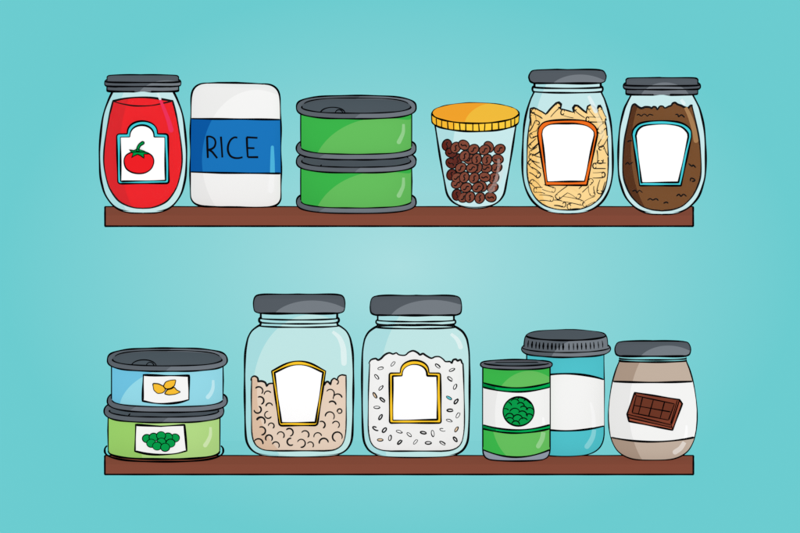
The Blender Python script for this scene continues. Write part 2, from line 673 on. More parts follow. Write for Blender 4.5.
inner = arched((120.9, 120.6), 137.0, (165.4, 164.6), (181.2, 180.3), 129.9, 154.0, 136.6, 125.0, 0.4)
lab = plaque(root, jb, outer, inner, TURQ)
q = zp((108, 108), 6.345)
m = MB()
tom = cr(q((103, 335), (115, 300), (150, 280), (195, 277), (240, 280), (278, 302), (290, 340), (275, 382), (240, 408), (197, 415), (150, 406), (115, 380)), True, 5)
m.decal(jb, tom, paint((236, 32, 38)), 1.4).ink(jb, tom, 0.5, 1.5, True)
leaf = q((136, 263), (165, 268), (185, 258), (200, 262), (228, 270), (262, 290), (228, 290), (228, 317), (205, 299), (188, 292), (166, 302), (150, 314), (160, 288))
stem = stroke(q((188, 272), (192, 250), (203, 232), (220, 220)), [3.0, 2.6, 2.6, 3.0])
GREEN = paint((0, 148, 68))
m.decal(jb, stem, GREEN, 1.75).ink(jb, stem, 0.35, 1.9, True)
m.decal(jb, leaf, GREEN, 1.95).ink(jb, leaf, 0.35, 2.1, True)
m.build('tomato_picture', lab)

# ---- rice bag
Y = depth_for(205.3, V1)
bb = Body(235.7, Y, [[(85.2, 0), (85.2, 30)], [(85.2, 30), (85.8, 34.5), (87.8, 38.6), (91.2, 41.6), (96, 43.2), (104, 44.0), (120, 44.3), (150, 44.6), (180, 44.7), (194.5, 44.7), (199.5, 43.6), (202.8, 40.5), (204.7, 35), (205.2, 29)], [(205.2, 29), (205.3, 0)]], 0.30, 4.0, shear=0.0165)
root = thing('rice_bag', 'white rice bag with a blue band and the handwritten word RICE', 'bag', bb)
tn = ('xz', 256, 160, 54, 70, Y - 12)
m = MB().revolve(bb, paint((236, 236, 235), (244, 244, 243), tn)).outline(bb, 1.2, 0.3)
m.decal(bb, stroke([(272.0, 174.5), (271.3, 184), (270.8, 190.5)], [4.8, 5.3, 5.6]), paint((248, 248, 248)), 0.4)  # painted highlight down the bag's right side
m.build('bag_body', root)
hwl = lambda v: 44.35
band = [(191.6, 118.6), (213, 118.9), (245, 119.1), (279.7, 119.5), (280.1, 146), (280.3, 173.3), (250, 173.1), (220, 172.6), (191.0, 171.9), (191.2, 145)]
m = MB().decal(bb, band, paint((11, 88, 163), (27, 117, 189), tn), 0.35)
m.ink(bb, [(191.6, 118.6), (213, 118.9), (245, 119.1), (279.9, 119.6)], 0.7, 0.5)
m.ink(bb, [(191.0, 171.9), (220, 172.8), (250, 173.2), (280.3, 173.4)], 0.7, 0.5)
m.decal(bb, stroke([(272.3, 172.9), (272.3, 160), (272.2, 147)], [4.8, 4.2, 3.0]), paint((77, 180, 221)), 0.55)  # the bag's painted highlight, continued across the band
bandob = m.build('label_band', root)
q = zp((195, 125), 9.69)
TXT = [q((118, 112), (121, 215), (125, 318)), cr(q((112, 112), (150, 112), (186, 132), (199, 170), (188, 210), (160, 232), (126, 242))),
       cr(q((138, 240), (165, 258), (190, 288), (215, 320))), q((251, 112), (259, 215), (265, 313)),
       cr(q((410, 122), (380, 120), (345, 145), (322, 195), (320, 250), (340, 295), (375, 316), (420, 320), (461, 311))),
       q((502, 118), (505, 215), (511, 310)), q((500, 118), (605, 124)), q((508, 222), (576, 224)), q((511, 311), (612, 311))]
m = MB()
for t in TXT:
    m.tube([bb.surf(u, v, 0.75) for u, v in dense(t, 1.2)], 1.0, paint((12, 12, 16)), wob=0.1, taper=False, sides=8)
m.build('lettering', bandob)


# ---- tins
def bead_lines(body, z, cen, rr, N=160):
    """outer and inner outline of a rolled ring"""
    lo, li = [], []
    for i in range(N):
        p = 2 * math.pi * i / N
        t = math.atan2(-CT * math.sin(p), ST)
        q_ = rr + 0.2
        lo.append(body.ring(z + q_ * math.sin(t), cen + q_ * math.cos(t), p))
        li.append(body.ring(z - q_ * math.sin(t), cen - q_ * math.cos(t), p))
    return lo, li


def tin(name, label, u, Y, v_top, v_bot, h, hr, k, tone, dark, light, foot, streak, streak_c, base='grey', rt=2.3, group=None, tab=True):
    """can with rolled rings: v_top / v_bot are the rows of the ring centres at the sides"""
    zt, zb = zat(v_top, Y), zat(v_bot, Y)
    body = Body(u, Y, [[(v_top, h), (v_bot, h)], [(v_bot, h), (v_bot + 0.5, 0)]], k, 2.7)
    fh = h - 3 if foot < 1 else h * 0.72
    low = Body(u, Y, [[(v_bot, fh), (v_bot + rt + foot, fh)], [(v_bot + rt + foot, fh), (v_bot + rt + foot, 0)]], k, 2.7)
    root = thing(name, label, 'tin can', low, group)
    m = MB().revolve(body, paint(dark, light, tone))
    for sgn in (-1, 1):
        m.tube([(body.xc + sgn * h, Y, zt - 1), (body.xc + sgn * (h + 0.3), Y, (zt + zb) / 2), (body.xc + sgn * h, Y, zb)], 0.85, taper=False)
    if streak:
        m.decal(body, stroke(*streak), paint(streak_c), 0.4, 2.5)  # highlight streak painted on the side of the can
    m.build('can_body', root)
    if foot > 1:
        MB().revolve(low, paint((79, 88, 95))).build('can_foot', root)

    def bead(nm, z, mat, parent, inner_line=True, rr=rt):
        m = MB()
        vs, fs = [], []
        N, M = 96, 14
        cen = hr - rr
        for i in range(N):
            p = 2 * math.pi * i / N
            for j in range(M):
                t = 2 * math.pi * j / M
                q_ = body.ring(z + rr * math.sin(t), cen + rr * math.cos(t), p)
                vs.append(q_)
        for i in range(N):
            for j in range(M):
                fs.append((i * M + j, ((i + 1) % N) * M + j, ((i + 1) % N) * M + (j + 1) % M, i * M + (j + 1) % M))
        m.add(vs, fs, mat, True)
        # ink: outer contour of the bead and its inner edge
        ell_o, ell_i = bead_lines(body, z, cen, rr)
        m.tube(ell_o, 0.85, closed=True)
        if inner_line:
            m.tube(ell_i, 0.7, closed=True)
        return m.build(nm, parent)

    ringmat = paint((92, 99, 106), (111, 118, 126), ('xz', u + 36, v_top + 12, 38, 12, Y - 50 * k))
    bead('rim_ring', zt, ringmat, root)
    # recessed lid
    pan = Body(u, Y, [[(v_top + 0.4, 0), (v_top + 0.4, h)], [(v_top + 0.4, h), (v_top + 2, h)]], k, 2.7)
    m = MB().revolve(pan, paint((79, 88, 95)))
    m.tube([body.ring(zt + 1.0, h - 2.2, math.pi + math.pi * (0.06 + 0.88 * s / 50)) for s in range(51)], 0.42)
    pl = m.build('lid_panel', root)
    if tab:
        zz = zat(v_top + 0.4, Y) + 0.5
        tb = MB()
        hv = 8.0 * k
        for (c, a, b2, w) in ((u - 23.5, 12.5, 1.0, 0.45), (u - 17.2, 3.9, 0.72, 0.4)):
            base_v = v_top + 6.9
            pts = []
            for s in range(25):
                t = math.pi * s / 24
                vv = base_v - (7.2 if a > 10 else 4.6) * math.sin(t) ** 0.9 * k
                yy = ((VC - vv) - zz * CT) / ST
                pts.append((c - UC - a * math.cos(t), yy, zz))
            tb.tube(pts, w)
        tb.build('pull_tab', pl)
    if base == 'grey':
        bead('base_ring', zb, paint((92, 99, 106), (111, 118, 126), ('xz', u + 22, v_bot + 12, 60, 14, Y - 50 * k)), root, inner_line=True)
    elif base == 'wire':
        m = MB()
        N = 70
        pts = []
        cen = hr - rt
        for i in range(N + 1):
            p = -0.30 + (math.pi + 0.60) * i / N
            s = math.sin(p)
            pts.append(body.ring(zb - rt * s, cen + rt * math.sqrt(max(0, 1 - s * s * 0.96)), p))
        m.tube(pts, 0.75, taper=False)
        m.tube([body.ring(zb, h + 0.2, math.pi * s / 60) for s in range(61)], 0.8)
        m.build('base_ring', root)
    return root, body


GRN_D, GRN_L = (59, 180, 74), (101, 190, 93)  # shaded and lit green of the painted shading
for (vt, vb, foot, dv, lbl) in ((107.2, 148.2, 11.2, 0, 'upper of the two plain green tins, open ring pull lid in full view'),
                                (161.2, 201.9, 0.1, 53.6, 'lower of the two plain green tins, standing on the upper shelf under its twin')):
    tin('food_tin', lbl, 356.2, depth_for(204.2, V1), vt, vb, 54.9, 59.3, 0.94, ('xz', 379, 177 + dv, 67, 60, -50), GRN_D, GRN_L, foot,
        ([(403.2, 124 + dv), (402.9, 132 + dv), (400.6, 138 + dv), (398.6, 142 + dv)], [2.6, 3.4, 4.0, 4.4]), (148, 208, 142), group='stacked green tins')

# ---- coffee tub
Y = depth_for(206.2, V1)
KT = 1.40
tb = Body(475.5, Y, [[(124, 0), (124, 40.6)], [(124, 40.6), (158, 35.3), (182, 31), (192, 29), (197, 26.6), (201, 23.0), (204, 17.6), (205.7, 11), (206.2, 6)], [(206.2, 6), (206.2, 0)]], 1.25)
root = thing('coffee_tub', 'clear tapered tub of coffee beans under a wide orange lid', 'tub', tb)
m = MB().revolve(tb, CLEAR, paint((176, 222, 226), (204, 236, 238), ('xz', 492, 165, 40, 75, Y), alpha=0.96, emi=0.96)).outline(tb, 0.75)  # self-glowing pale glass with its lit side painted in
m.decal(tb, stroke([(499.5, 158.5), (500, 166), (498.5, 176), (494.5, 186), (490, 190.5)], [5.4, 6.2, 6.6, 6.2, 5]), paint((236, 216, 210), alpha=0.24), 0.5)  # painted shine across the beans
m.build('tub_body', root)
hl = 43.4
za, zb_ = 113.0, 121.6
lb = Body(475.4, Y, [[(111.8, 0), (111.9, 20), (112.3, 36), (112.7, 41), (113.4, 43.0)], [(113.4, 43.0), (114.5, 43.4), (121.6, 43.0)], [(121.6, 43.0), (121.6, 0)]], KT)
ztop = zat(112, Y)
m = MB()
m.revolve(lb, paint((250, 186, 50), (253, 205, 62), ('xz', 497, 130, 42, 30, Y - 55)), None)
m.outline(lb, 0.75)
m.front_arc(lb, 113.4, R=43.1, r=0.65)
for X in (90, 132, 178, 225, 271, 320, 375, 421, 470, 525, 575, 628, 672, 702):
    x = 425 + X / 7.843 - 475.4
    p = math.acos(max(-1, min(1, x / 43.4)))
    m.tube([lb.ring(zat(114.2, Y), 43.5, p), lb.ring(zat(121.4, Y), 43.2, p + random.uniform(-.015, .015))], 0.5, taper=False)
lid = m.build('lid', root)
top = MB()
tp = [lb.ring(zat(111.8, Y) + 0.35 - 1.1 * (rr / 42.6) ** 4, rr, 2 * math.pi * s / 72) for rr in (14, 28, 36, 42.4) for s in range(72)]
fs = [tuple(range(72))]
for rI in range(3):
    for s in range(72):
        s2 = (s + 1) % 72
        fs.append((rI * 72 + s, (rI + 1) * 72 + s, (rI + 1) * 72 + s2, rI * 72 + s2))
top.add(tp, fs, paint((246, 163, 44), (247, 189, 60), ('xy', 500, 130, 37, 28, ztop)), True)
top.build('lid_top', lid)

# beans: (sketch x, y, tilt, deeper?, dark?)
BE = [(172, 0, 75, 0, 1), (240, 20, 60, 1, 0), (305, 0, -35, 0, 0), (380, 33, 30, 0, 0), (500, 14, -60, 1, 0), (467, 38, 30, 0, 0), (585, 32, 30, 0, 0),
      (205, 60, -8, 0, 1), (310, 85, 55, 0, 0), (255, 112, 70, 2, 1), (350, 110, 20, 1, 0), (405, 110, 70, 0, 0), (485, 115, 62, 0, 0), (570, 110, -10, 0, 0),
      (205, 143, -40, 0, 1), (280, 178, 35, 0, 0), (368, 180, 15, 0, 0), (410, 178, 60, 1, 0), (480, 180, 5, 1, 0), (560, 178, 30, 0, 0),
      (208, 232, 70, 0, 1), (252, 255, 10, 1, 0), (308, 252, 68, 0, 0), (385, 258, 55, 0, 0), (468, 250, -15, 0, 0), (540, 258, 58, 0, 0),
      (250, 303, 20, 1, 0), (322, 333, 22, 0, 0), (445, 322, -55, 1, 0), (413, 332, 25, 0, 0), (530, 333, 25, 0, 0),
      (250, 390, 80, 0, 1), (302, 410, 30, 1, 0), (352, 408, 65, 0, 0), (430, 415, 65, 0, 0), (515, 408, -20, 0, 0)]
ROWS = [7, 7, 6, 6, 5, 5]


def bean_mesh(col):
    a, b2, d = 5.6, 4.6, 2.6
    m = MB()
    vs, fs = [], []
    NU, NV = 20, 9
    for j in range(NV):
        t = math.pi * j / (NV - 1)
        for i in range(NU):
            p = 2 * math.pi * i / NU
            vs.append((a * math.sin(t) * math.cos(p), -d * math.cos(t), b2 * math.sin(t) * math.sin(p)))
    for j in range(NV - 1):
        for i in range(NU):
            i2 = (i + 1) % NU
            fs.append((j * NU + i, j * NU + i2, (j + 1) * NU + i2, (j + 1) * NU + i))
    m.add(vs, fs, col, True)
    m.tube([(a * math.cos(2 * math.pi * s / 40), -0.4, b2 * math.sin(2 * math.pi * s / 40)) for s in range(40)], 0.6, closed=True, wob=0.15)
    sc_ = cr([(-3.0, 0.0), (-2.4, -1.0), (-1.0, -0.9), (0.2, 0.2), (1.2, 1.0), (2.4, 0.7), (3.0, -0.3)], sub=5)
    m.tube([(x, -d * math.sqrt(max(0, 1 - (x / a) ** 2 - (z / b2) ** 2)) - 0.1, z) for x, z in sc_], 0.42)
    me = bpy.data.meshes.new('coffee_bean')
    bm = bmesh.new()
    me.from_pydata([p * S for p in m.v], [], m.f)
    for mm in m.mats: me.materials.append(mm)
    me.polygons.foreach_set('material_index', m.m); me.polygons.foreach_set('use_smooth', m.sm)
    me.update(); bm.free()
    return me


bean_l, bean_d = bean_mesh(paint((129, 69, 51))), bean_mesh(paint((96, 38, 28)))  # darker copy paints the shade on the beans at left
ORD = ['first', 'second', 'third', 'fourth', 'fifth', 'sixth', 'seventh']
RN = ['top row', 'second row', 'third row', 'fourth row', 'fifth row', 'bottom row']
idx = 0
for ri, cnt in enumerate(ROWS):
    row = sorted(BE[idx:idx + cnt], key=lambda t: t[0])
    idx += cnt
    for ci, (X, Yz, an, deep, dark) in enumerate(row):
        u, v = 425 + X / 7.843, 145 + Yz / 7.843
        p = tb.surf(u, v, push=4.2 + 3.4 * deep + 0.7 * (ci % 2) + 0.35 * (ri % 2))
        o = bpy.data.objects.new('coffee_bean', bean_d if dark else bean_l)
        COL.objects.link(o)
        o.location = p * S
        o.rotation_euler = (-TH * 0.0, -math.radians(an), 0)
        tag(o, '%s coffee bean, %s from left in the %s of the tub' % ('dark brown' if dark else 'brown', ORD[ci], RN[ri]), 'coffee bean', 'coffee beans in the clear tub')

# ---- pasta jar
Y = depth_for(213.0, V1)
jb = Body(567.6, Y, [[(82, 0), (82, 33.0)], [(82, 33.0), (86.6, 33.2)], [(86.6, 33.2), (87.2, 34.7), (89.3, 35.2), (91.2, 34.6), (91.8, 33.4)],
                     [(91.8, 33.4), (96, 35.4), (100, 37.2), (110, 40.4), (120, 42.6), (131, 44), (150, 45), (168, 45.2), (178, 44.4), (187, 42.4), (195, 39), (202, 34.2), (207.5, 27.6), (211, 20), (212.6, 12), (213, 7)], [(213, 7), (213, 0)]], K)
root = thing('pasta_jar', 'glass jar of pasta tubes with a blank orange bordered label', 'jar', jb)
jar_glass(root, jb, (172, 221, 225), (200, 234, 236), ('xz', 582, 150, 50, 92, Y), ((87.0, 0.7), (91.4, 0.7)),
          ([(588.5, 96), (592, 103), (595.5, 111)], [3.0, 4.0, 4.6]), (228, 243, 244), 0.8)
plain_lid(root, 567.6, Y, K * 1.02, 70.0, 83.2, 38.1, ('xz', 580, 92, 31, 17, Y - 12))
cb = Body(567.6, Y, [[(98, 33), (105, 34), (115, 36.5), (131, 38.8), (150, 40), (172, 40.0), (185, 38), (195, 33.8), (202, 27.5), (206.5, 20), (209.2, 10), (209.8, 0)]], K * 0.90)
side = cr([(120, 37), (131, 38.8), (150, 40), (172, 40.0), (185, 38), (195, 33.8), (202, 27.5), (206.5, 20), (209.2, 10), (209.8, 0)], sub=4)
q = zp((518, 64), 7.843)
topl = q((95, 420), (100, 352), (125, 345), (150, 355), (215, 397), (250, 355), (300, 307), (322, 300), (340, 315), (332, 352), (360, 358), (400, 368), (442, 386), (430, 345), (445, 324), (470, 328), (500, 352), (535, 382), (545, 332), (570, 319), (600, 340), (622, 372), (630, 328), (645, 325), (672, 390), (690, 440))
poly = [(567.6 + h, v) for v, h in side] + [(567.6 - h, v) for v, h in side[::-1][1:]] + topl
PA_D, PA_L = (249, 204, 122), (252, 216, 146)  # pasta colour in painted shade and in painted light
ptone = ('xz', 584, 155, 47, 88, Y - 12)
PASTA = paint(PA_D, PA_L, ptone)
m = MB().fill(cb, poly, PASTA, 11.0)
m.ink(cb, poly, 0.7, 0.15, True)
o = m.build('pasta')
tag(o, 'mass of pale yellow pasta packed behind the orange bordered label', 'pasta', kind='stuff')


def pasta_piece(p0, p1, w, lift, bend, label):
    """a pasta tube: a bent round bar with a hollow end, its outline inked"""
    a, c = Vector(p0), Vector(p1)
    d = (c - a).normalized(); nn = Vector((-d.y, d.x))
    mid = (a + c) / 2 + nn * bend
    path = [a * (1 - t) ** 2 + mid * 2 * t * (1 - t) + c * t * t for t in [i / 10 for i in range(11)]]
    m = MB()
    vs, fs = [], []
    M = 10
    h = w / 2
    n = len(path)
    for i, p in enumerate(path):
        t = (path[min(n - 1, i + 1)] - path[max(0, i - 1)]).normalized(); e = Vector((-t.y, t.x))
        for j in range(M):
            an = 2 * math.pi * j / M
            qq = p + e * (h * math.cos(an))
            P = cb.surf(qq.x, qq.y, lift * 0.0) + Vector((0, CT, -ST)) * (-lift - 1.0 * math.sin(an))
            vs.append(P)
    for i in range(n - 1):
        for j in range(M):
            j2 = (j + 1) % M
            fs.append((i * M + j, i * M + j2, (i + 1) * M + j2, (i + 1) * M + j))
    fs.append(tuple(range(M))); fs.append(tuple((n - 1) * M + j for j in range(M))[::-1])
    m.add(vs, fs, PASTA, True)

    def line(pts, r=0.36):
        m.tube([cb.surf(x, y) + Vector((0, CT, -ST)) * (-lift - 0.55) for x, y in pts], r, wob=0.35)
    for s in (-1, 1):
        if s < 0 or random.random() < 0.85:
            ln = []
            for i, p in enumerate(path):
                t = (path[min(n - 1, i + 1)] - path[max(0, i - 1)]).normalized(); e = Vector((-t.y, t.x))
                ln.append(tuple(p + e * h * 0.98 * s))
            line(ln, random.choice((0.26, 0.32, 0.45)))
    ang = math.degrees(math.atan2(-d.y, d.x))
    line([tuple(x) for x in ell(a.x, a.y, h * 0.62, h * 0.95, ang, 14)] + [tuple(ell(a.x, a.y, h * 0.62, h * 0.95, ang, 14)[0])], 0.36)
    o = m.build('pasta_tube')
    tag(o, label, 'pasta tube', 'pasta tubes in the jar')


q5 = lambda *p: zp((518, 106), 7.843)(*p)
q6 = lambda *p: zp((518, 155), 7.843)(*p)
TOPP = [(q((122, 368))[0], q((205, 412))[0]), (q((318, 325))[0], q((240, 405))[0]), (q((350, 378))[0], q((440, 402))[0]), (q((455, 345))[0], q((535, 405))[0]),
        (q((566, 338))[0], q((628, 412))[0]), (q((640, 350))[0], q((678, 432))[0])]
LEFTP = [(q5((115, 62))[0], q5((120, 160))[0]), (q5((150, 130))[0], q5((105, 215))[0]), (q5((105, 235))[0], q5((152, 215))[0]), (q5((100, 320))[0], q5((155, 270))[0]),
         (q5((105, 370))[0], q5((165, 335))[0]), (q5((100, 395))[0], q5((175, 425))[0]), (q5((95, 440))[0], q5((175, 510))[0]), (q5((160, 545))[0], q5((95, 500))[0])]
RIGHTP = [(q5((545, 105))[0], q5((680, 105))[0]), (q5((640, 200))[0], q5((685, 150))[0]), (q5((645, 310))[0], q5((690, 230))[0]), (q5((655, 330))[0], q5((690, 410))[0]),
          (q5((645, 440))[0], q5((640, 340))[0]), (q5((600, 470))[0], q5((690, 470))[0]), (q6((670, 155))[0], q6((585, 160))[0])]
BOTP = [(q6((108, 208))[0], q6((165, 265))[0]), (q6((135, 275))[0], q6((220, 285))[0]), (q6((280, 275))[0], q6((195, 250))[0]), (q6((265, 345))[0], q6((165, 335))[0]),
        (q6((310, 330))[0], q6((400, 262))[0]), (q6((475, 325))[0], q6((395, 275))[0]), (q6((575, 200))[0], q6((490, 280))[0]), (q6((640, 290))[0], q6((665, 200))[0]),
        (q6((585, 310))[0], q6((575, 240))[0]), (q6((362, 390))[0], q6((280, 375))[0]), (q6((500, 375))[0], q6((345, 345))[0]), (q6((400, 405))[0], q6((495, 400))[0]),
        (q6((520, 390))[0], q6((610, 345))[0])]
for zone, lst, txt in (('t', TOPP, '%s pasta tube from the left along the top of the heap'), ('l', LEFTP, '%s pasta tube from the top between jar side and label, left side'),
                       ('r', RIGHTP, '%s pasta tube from the top between jar side and label, right side'), ('b', BOTP, 'pasta tube below the orange bordered label, %s from the left')):
    if zone in 'tb':
        lst = sorted(lst, key=lambda s_: s_[0][0] + s_[1][0])
    else:
        lst = sorted(lst, key=lambda s_: s_[0][1] + s_[1][1])
    more = ORD + ['eighth', 'ninth', 'tenth', 'eleventh', 'twelfth', 'thirteenth']
    for i, (a, c) in enumerate(lst):
        pasta_piece(a, c, random.uniform(4.9, 5.9), 0.25 + 0.28 * ((i * 5) % 4), random.uniform(-1.6, 1.6), txt % more[i])
outer = rounded([(545.8, 185.2, 0.6)] + [(538.2, 138, 1)] + cr([(537.8, 133), (539.2, 127.5), (543.5, 122.6), (551, 120.6), (562.5, 119.8), (574, 119.8), (584.5, 120.7), (592, 123.8), (596.4, 129), (597.3, 134.7)], sub=4) + [(586.9, 185.2, 0.6)], 0.1)
inner = rounded([(547.4, 181.6, 0.4)] + cr([(542.0, 134), (543.4, 128.8), (548.4, 124.9), (556, 123.6), (567, 123.4), (576.6, 123.6), (586.8, 125.8), (593.2, 130.8), (594.1, 135.2)], sub=4) + [(584.4, 181.2, 0.4)], 0.1)
plaque(root, jb, outer, inner, ORANGE)
MB().decal(jb, stroke([(596.3, 112.5), (600, 124), (602.5, 137)], [4.4, 4.8, 5.2]), paint((253, 232, 186), alpha=0.6), 0.45, 2.5).build('painted_sheen', root)  # painted shine in front of the pasta

# ---- brown powder jar
Y = depth_for(213.8, V1)
jb = Body(662.0, Y, [[(92, 0), (92, 30.2)], [(92, 30.2), (94.8, 30.8), (103, 35), (110, 38.0), (125, 41.6), (140, 43.2), (160, 43.8), (175, 43.2), (185, 41), (195, 37.4), (202, 32.6), (208, 26), (211.8, 18.5), (213.5, 11), (213.8, 7)], [(213.8, 7), (213.8, 0)]], K)
root = thing('powder_jar', 'glass jar of dark brown powder with a blank turquoise bordered label', 'jar', jb)
jar_glass(root, jb, (190, 229, 232), (206, 237, 239), ('xz', 675, 150, 60, 92, Y), (), ([(681, 99.5), (683.8, 103.5)], [3.0, 3.6]), (230, 245, 246), 0.85)
ringed_lid(root, 661.9, Y, K, 78.2, 84.9, 89.5, 94.8, 35.4, 37.9, ('xz', 665, 103, 26, 20, Y - 12))
cb = Body(661.9, Y, [[(98, 28), (105, 29.6), (115, 32), (125, 34.2), (140, 37), (160, 38.7), (175, 38.4), (185, 35.8), (195, 31), (202, 25), (206.5, 19), (209.5, 10), (210.4, 0)]], K * 0.9)
side = cr([(107, 30), (115, 32), (125, 34.2), (140, 37), (160, 38.7), (175, 38.4), (185, 35.8), (195, 31), (202, 25), (206.5, 19), (209.5, 10), (210.4, 0)], sub=4)
q = zp((612, 70), 7.843)
topl = cr(q((163, 275), (180, 268), (200, 284), (230, 300), (260, 290), (295, 292), (310, 300), (325, 288), (345, 292), (355, 310), (375, 285), (400, 285), (415, 298), (445, 285), (465, 278), (475, 262), (495, 256), (515, 270), (545, 280), (565, 291), (595, 298), (612, 282), (625, 275)), sub=4)
poly = [(661.9 + h, v) for v, h in side] + [(661.9 - h, v) for v, h in side[::-1][1:]] + topl
m = MB().fill(cb, poly, paint((84, 46, 20), (118, 76, 41), ('xz', 691, 150, 60, 92, Y - 12)), 11.0)
m.ink(cb, poly, 0.75, 0.15, True)
qb, qc = zp((612, 110), 7.843), zp((612, 162), 7.843)
for sq in (q((195, 355), (210, 348), (230, 361), (248, 347), (265, 350), (277, 362), (295, 348), (325, 356)), q((495, 350), (515, 348), (522, 366), (545, 352), (570, 373)),
           qb((122, 250), (140, 241), (157, 241)), qb((105, 428), (125, 411), (137, 426), (165, 408)), qb((600, 420), (625, 441), (635, 432), (657, 452)),
           qc((614, 152), (617, 128), (640, 132), (648, 147), (625, 153)), qc((160, 230), (185, 222), (197, 241), (215, 222), (240, 241)),
           qc((278, 300), (300, 287), (320, 298), (345, 288), (365, 302)), qc((403, 324), (425, 315), (442, 323)), qc((505, 268), (525, 253), (540, 269), (560, 253), (585, 270))):
    m.ink(cb, cr(sq, sub=4), 0.48, 0.3)
o = m.build('brown_powder')
tag(o, 'dark brown cocoa coloured powder filling the jar at the right end', 'powder', kind='stuff')
outer = rounded([(639.8, 185.6, 0.6)] + cr([(632.2, 134.2), (633.7, 129.1), (638.8, 124), (646.4, 121.7), (656.6, 120.8), (666.8, 120.8), (678.3, 122.1), (686, 125.3), (690.8, 130.4), (691.3, 136.8)], sub=4) + [(680.9, 185.6, 0.6)], 0.1)
inner = rounded([(641.6, 182.4, 0.4)] + cr([(636, 135.5), (638.1, 129.8), (643.9, 125.6), (656, 124.2), (669.4, 124.3), (680.9, 126.6), (687.2, 132.3), (688.1, 136.8)], sub=4) + [(678.3, 182.2, 0.4)], 0.1)
plaque(root, jb, outer, inner, TURQ)
MB().decal(jb, stroke([(685.5, 107.5), (690, 117), (694, 130), (695.8, 140.5)], [3.4, 4.2, 4.8, 4.8]), paint((167, 126, 83)), 0.45, 2.5).build('painted_sheen', root)  # tan stroke is shine painted on the jar

# ================================================================== LOWER SHELF
# ---- two tins
rootA, body = tin('food_tin', 'pale blue tin with yellow chips on its label, stacked on the pea tin', 167.3, depth_for(452.8, V2), 359.7, 400.6, 55.2, 59.4, 0.94, ('xz', 186, 413, 67, 49, -50),
                  (110, 193, 223), (147, 216, 231), 8.4, ([(212.9, 380), (212.6, 388), (210.4, 393.5), (207.6, 397)], [2.4, 3.3, 3.9, 4.2]), (188, 231, 240))
q = zp((100, 340), 6.25)
m = MB()
lab = [q((272, 218))[0], q((400, 222))[0], q((555, 222))[0], q((556, 300))[0], q((555, 372))[0]] + cr(q((555, 372), (500, 388), (420, 397), (340, 394), (268, 380)), sub=4)[1:] + [q((269, 300))[0]]
m.decal(body, lab, PAPER, 0.4).ink(body, lab, 0.75, 0.5, True, 0.35)
lb_o = m.build('label', rootA)
m = MB()
CORN = paint((246, 189, 52))
for i, c in enumerate((q((330, 270), (365, 272), (398, 288), (411, 310), (392, 330), (360, 334), (336, 312)), q((395, 288), (410, 260), (440, 250), (475, 247), (466, 284), (442, 302), (412, 306)),
                       q((402, 335), (420, 309), (448, 303), (463, 291), (478, 311), (505, 323), (470, 338), (430, 342)))):
    c = rounded(c, 1.4, 3)
    m.decal(body, c, CORN, 0.8 + 0.2 * i).ink(body, c, 0.38, 0.95 + 0.2 * i, True)
m.build('chips_picture', lb_o)

rootB, body = tin('food_tin', 'light green tin with green peas on its label, bottom of its stack', 164.0, depth_for(452.8, V2), 410.9, 450.4, 55.3, 59.3, 0.94, ('xz', 206, 440, 66, 62, -50),
                  (154, 206, 105), (178, 218, 133), 0.1, ([(210.2, 427), (210, 435), (207.6, 441), (204.9, 445.2)], [2.4, 3.3, 3.9, 4.2]), (206, 230, 175), base='wire')
q = zp((100, 395), 6.25)
m = MB()
lab = [q((225, 186))[0], q((380, 195))[0], q((527, 186))[0], q((535, 270))[0], q((541, 348))[0]] + cr(q((541, 348), (470, 366), (370, 372), (290, 366), (220, 350)), sub=4)[1:] + [q((222, 270))[0]]
m.decal(body, lab, PAPER, 0.4).ink(body, lab, 0.75, 0.5, True, 0.35)
lb_o = m.build('label', rootB)
m = MB()
PEA = paint((8, 152, 72))
for i, (x, y) in enumerate(((294, 271), (468, 267), (336, 262), (425, 260), (382, 251), (322, 298), (440, 297), (384, 290), (358, 314), (407, 321))):
    c = ell(100 + x / 6.25, 395 + y / 6.25, 4.5, 4.1)
    m.decal(body, c, PEA, 0.8 + 0.5 * i).ink(body, c, 0.34, 0.78 + 0.5 * i, True)
m.build('peas_picture', lb_o)

# ---- chickpea jar
KJ = 0.26


def big_jar(u, Y, vs_, shoulder, base, neck):
    n0, n1, n2, n3 = vs_
    return Body(u, Y, [[(n0 - 1.5, 0), (n0 - 1.5, neck)], [(n0 - 1.5, neck), (n1, neck)], [(n1, neck), (n1 + 0.5, neck + 1.2), ((n1 + n2) / 2, neck + 1.7), (n2 - 0.5, neck + 1.2), (n2, neck)],
                       [(n2, neck), (n3, neck + 0.4)], shoulder, [shoulder[-1], (shoulder[-1][0], 0)]], KJ)


Y = depth_for(455.2, V2)
dz = [(324.9, 38.6), (327.2, 42.6), (331, 47.2), (336, 50.2), (341, 51.8), (352.5, 53.7), (368, 54.3), (385, 54.4), (410, 54.1), (430, 53.6), (440, 52.6), (446, 50.2), (450.5, 46.4), (453.6, 40.8), (455, 33), (455.2, 27)]
jb = big_jar(299.0, Y, (313.2, 318.0, 322.2, 324.9), dz, 455, 38.2)
root = thing('storage_jar', 'tall square-shouldered jar of beige chickpeas with a fan-shaped yellow bordered label', 'jar', jb)
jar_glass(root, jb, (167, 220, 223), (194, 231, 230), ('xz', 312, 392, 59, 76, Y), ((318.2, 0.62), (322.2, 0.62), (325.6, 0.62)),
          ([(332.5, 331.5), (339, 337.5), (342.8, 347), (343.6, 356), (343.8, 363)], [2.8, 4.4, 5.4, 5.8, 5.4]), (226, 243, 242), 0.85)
plain_lid(root, 299.2, Y, KJ * 1.05, 294.6, 313.3, 45.3, ('xz', 312, 322.5, 41, 22, Y - 12))
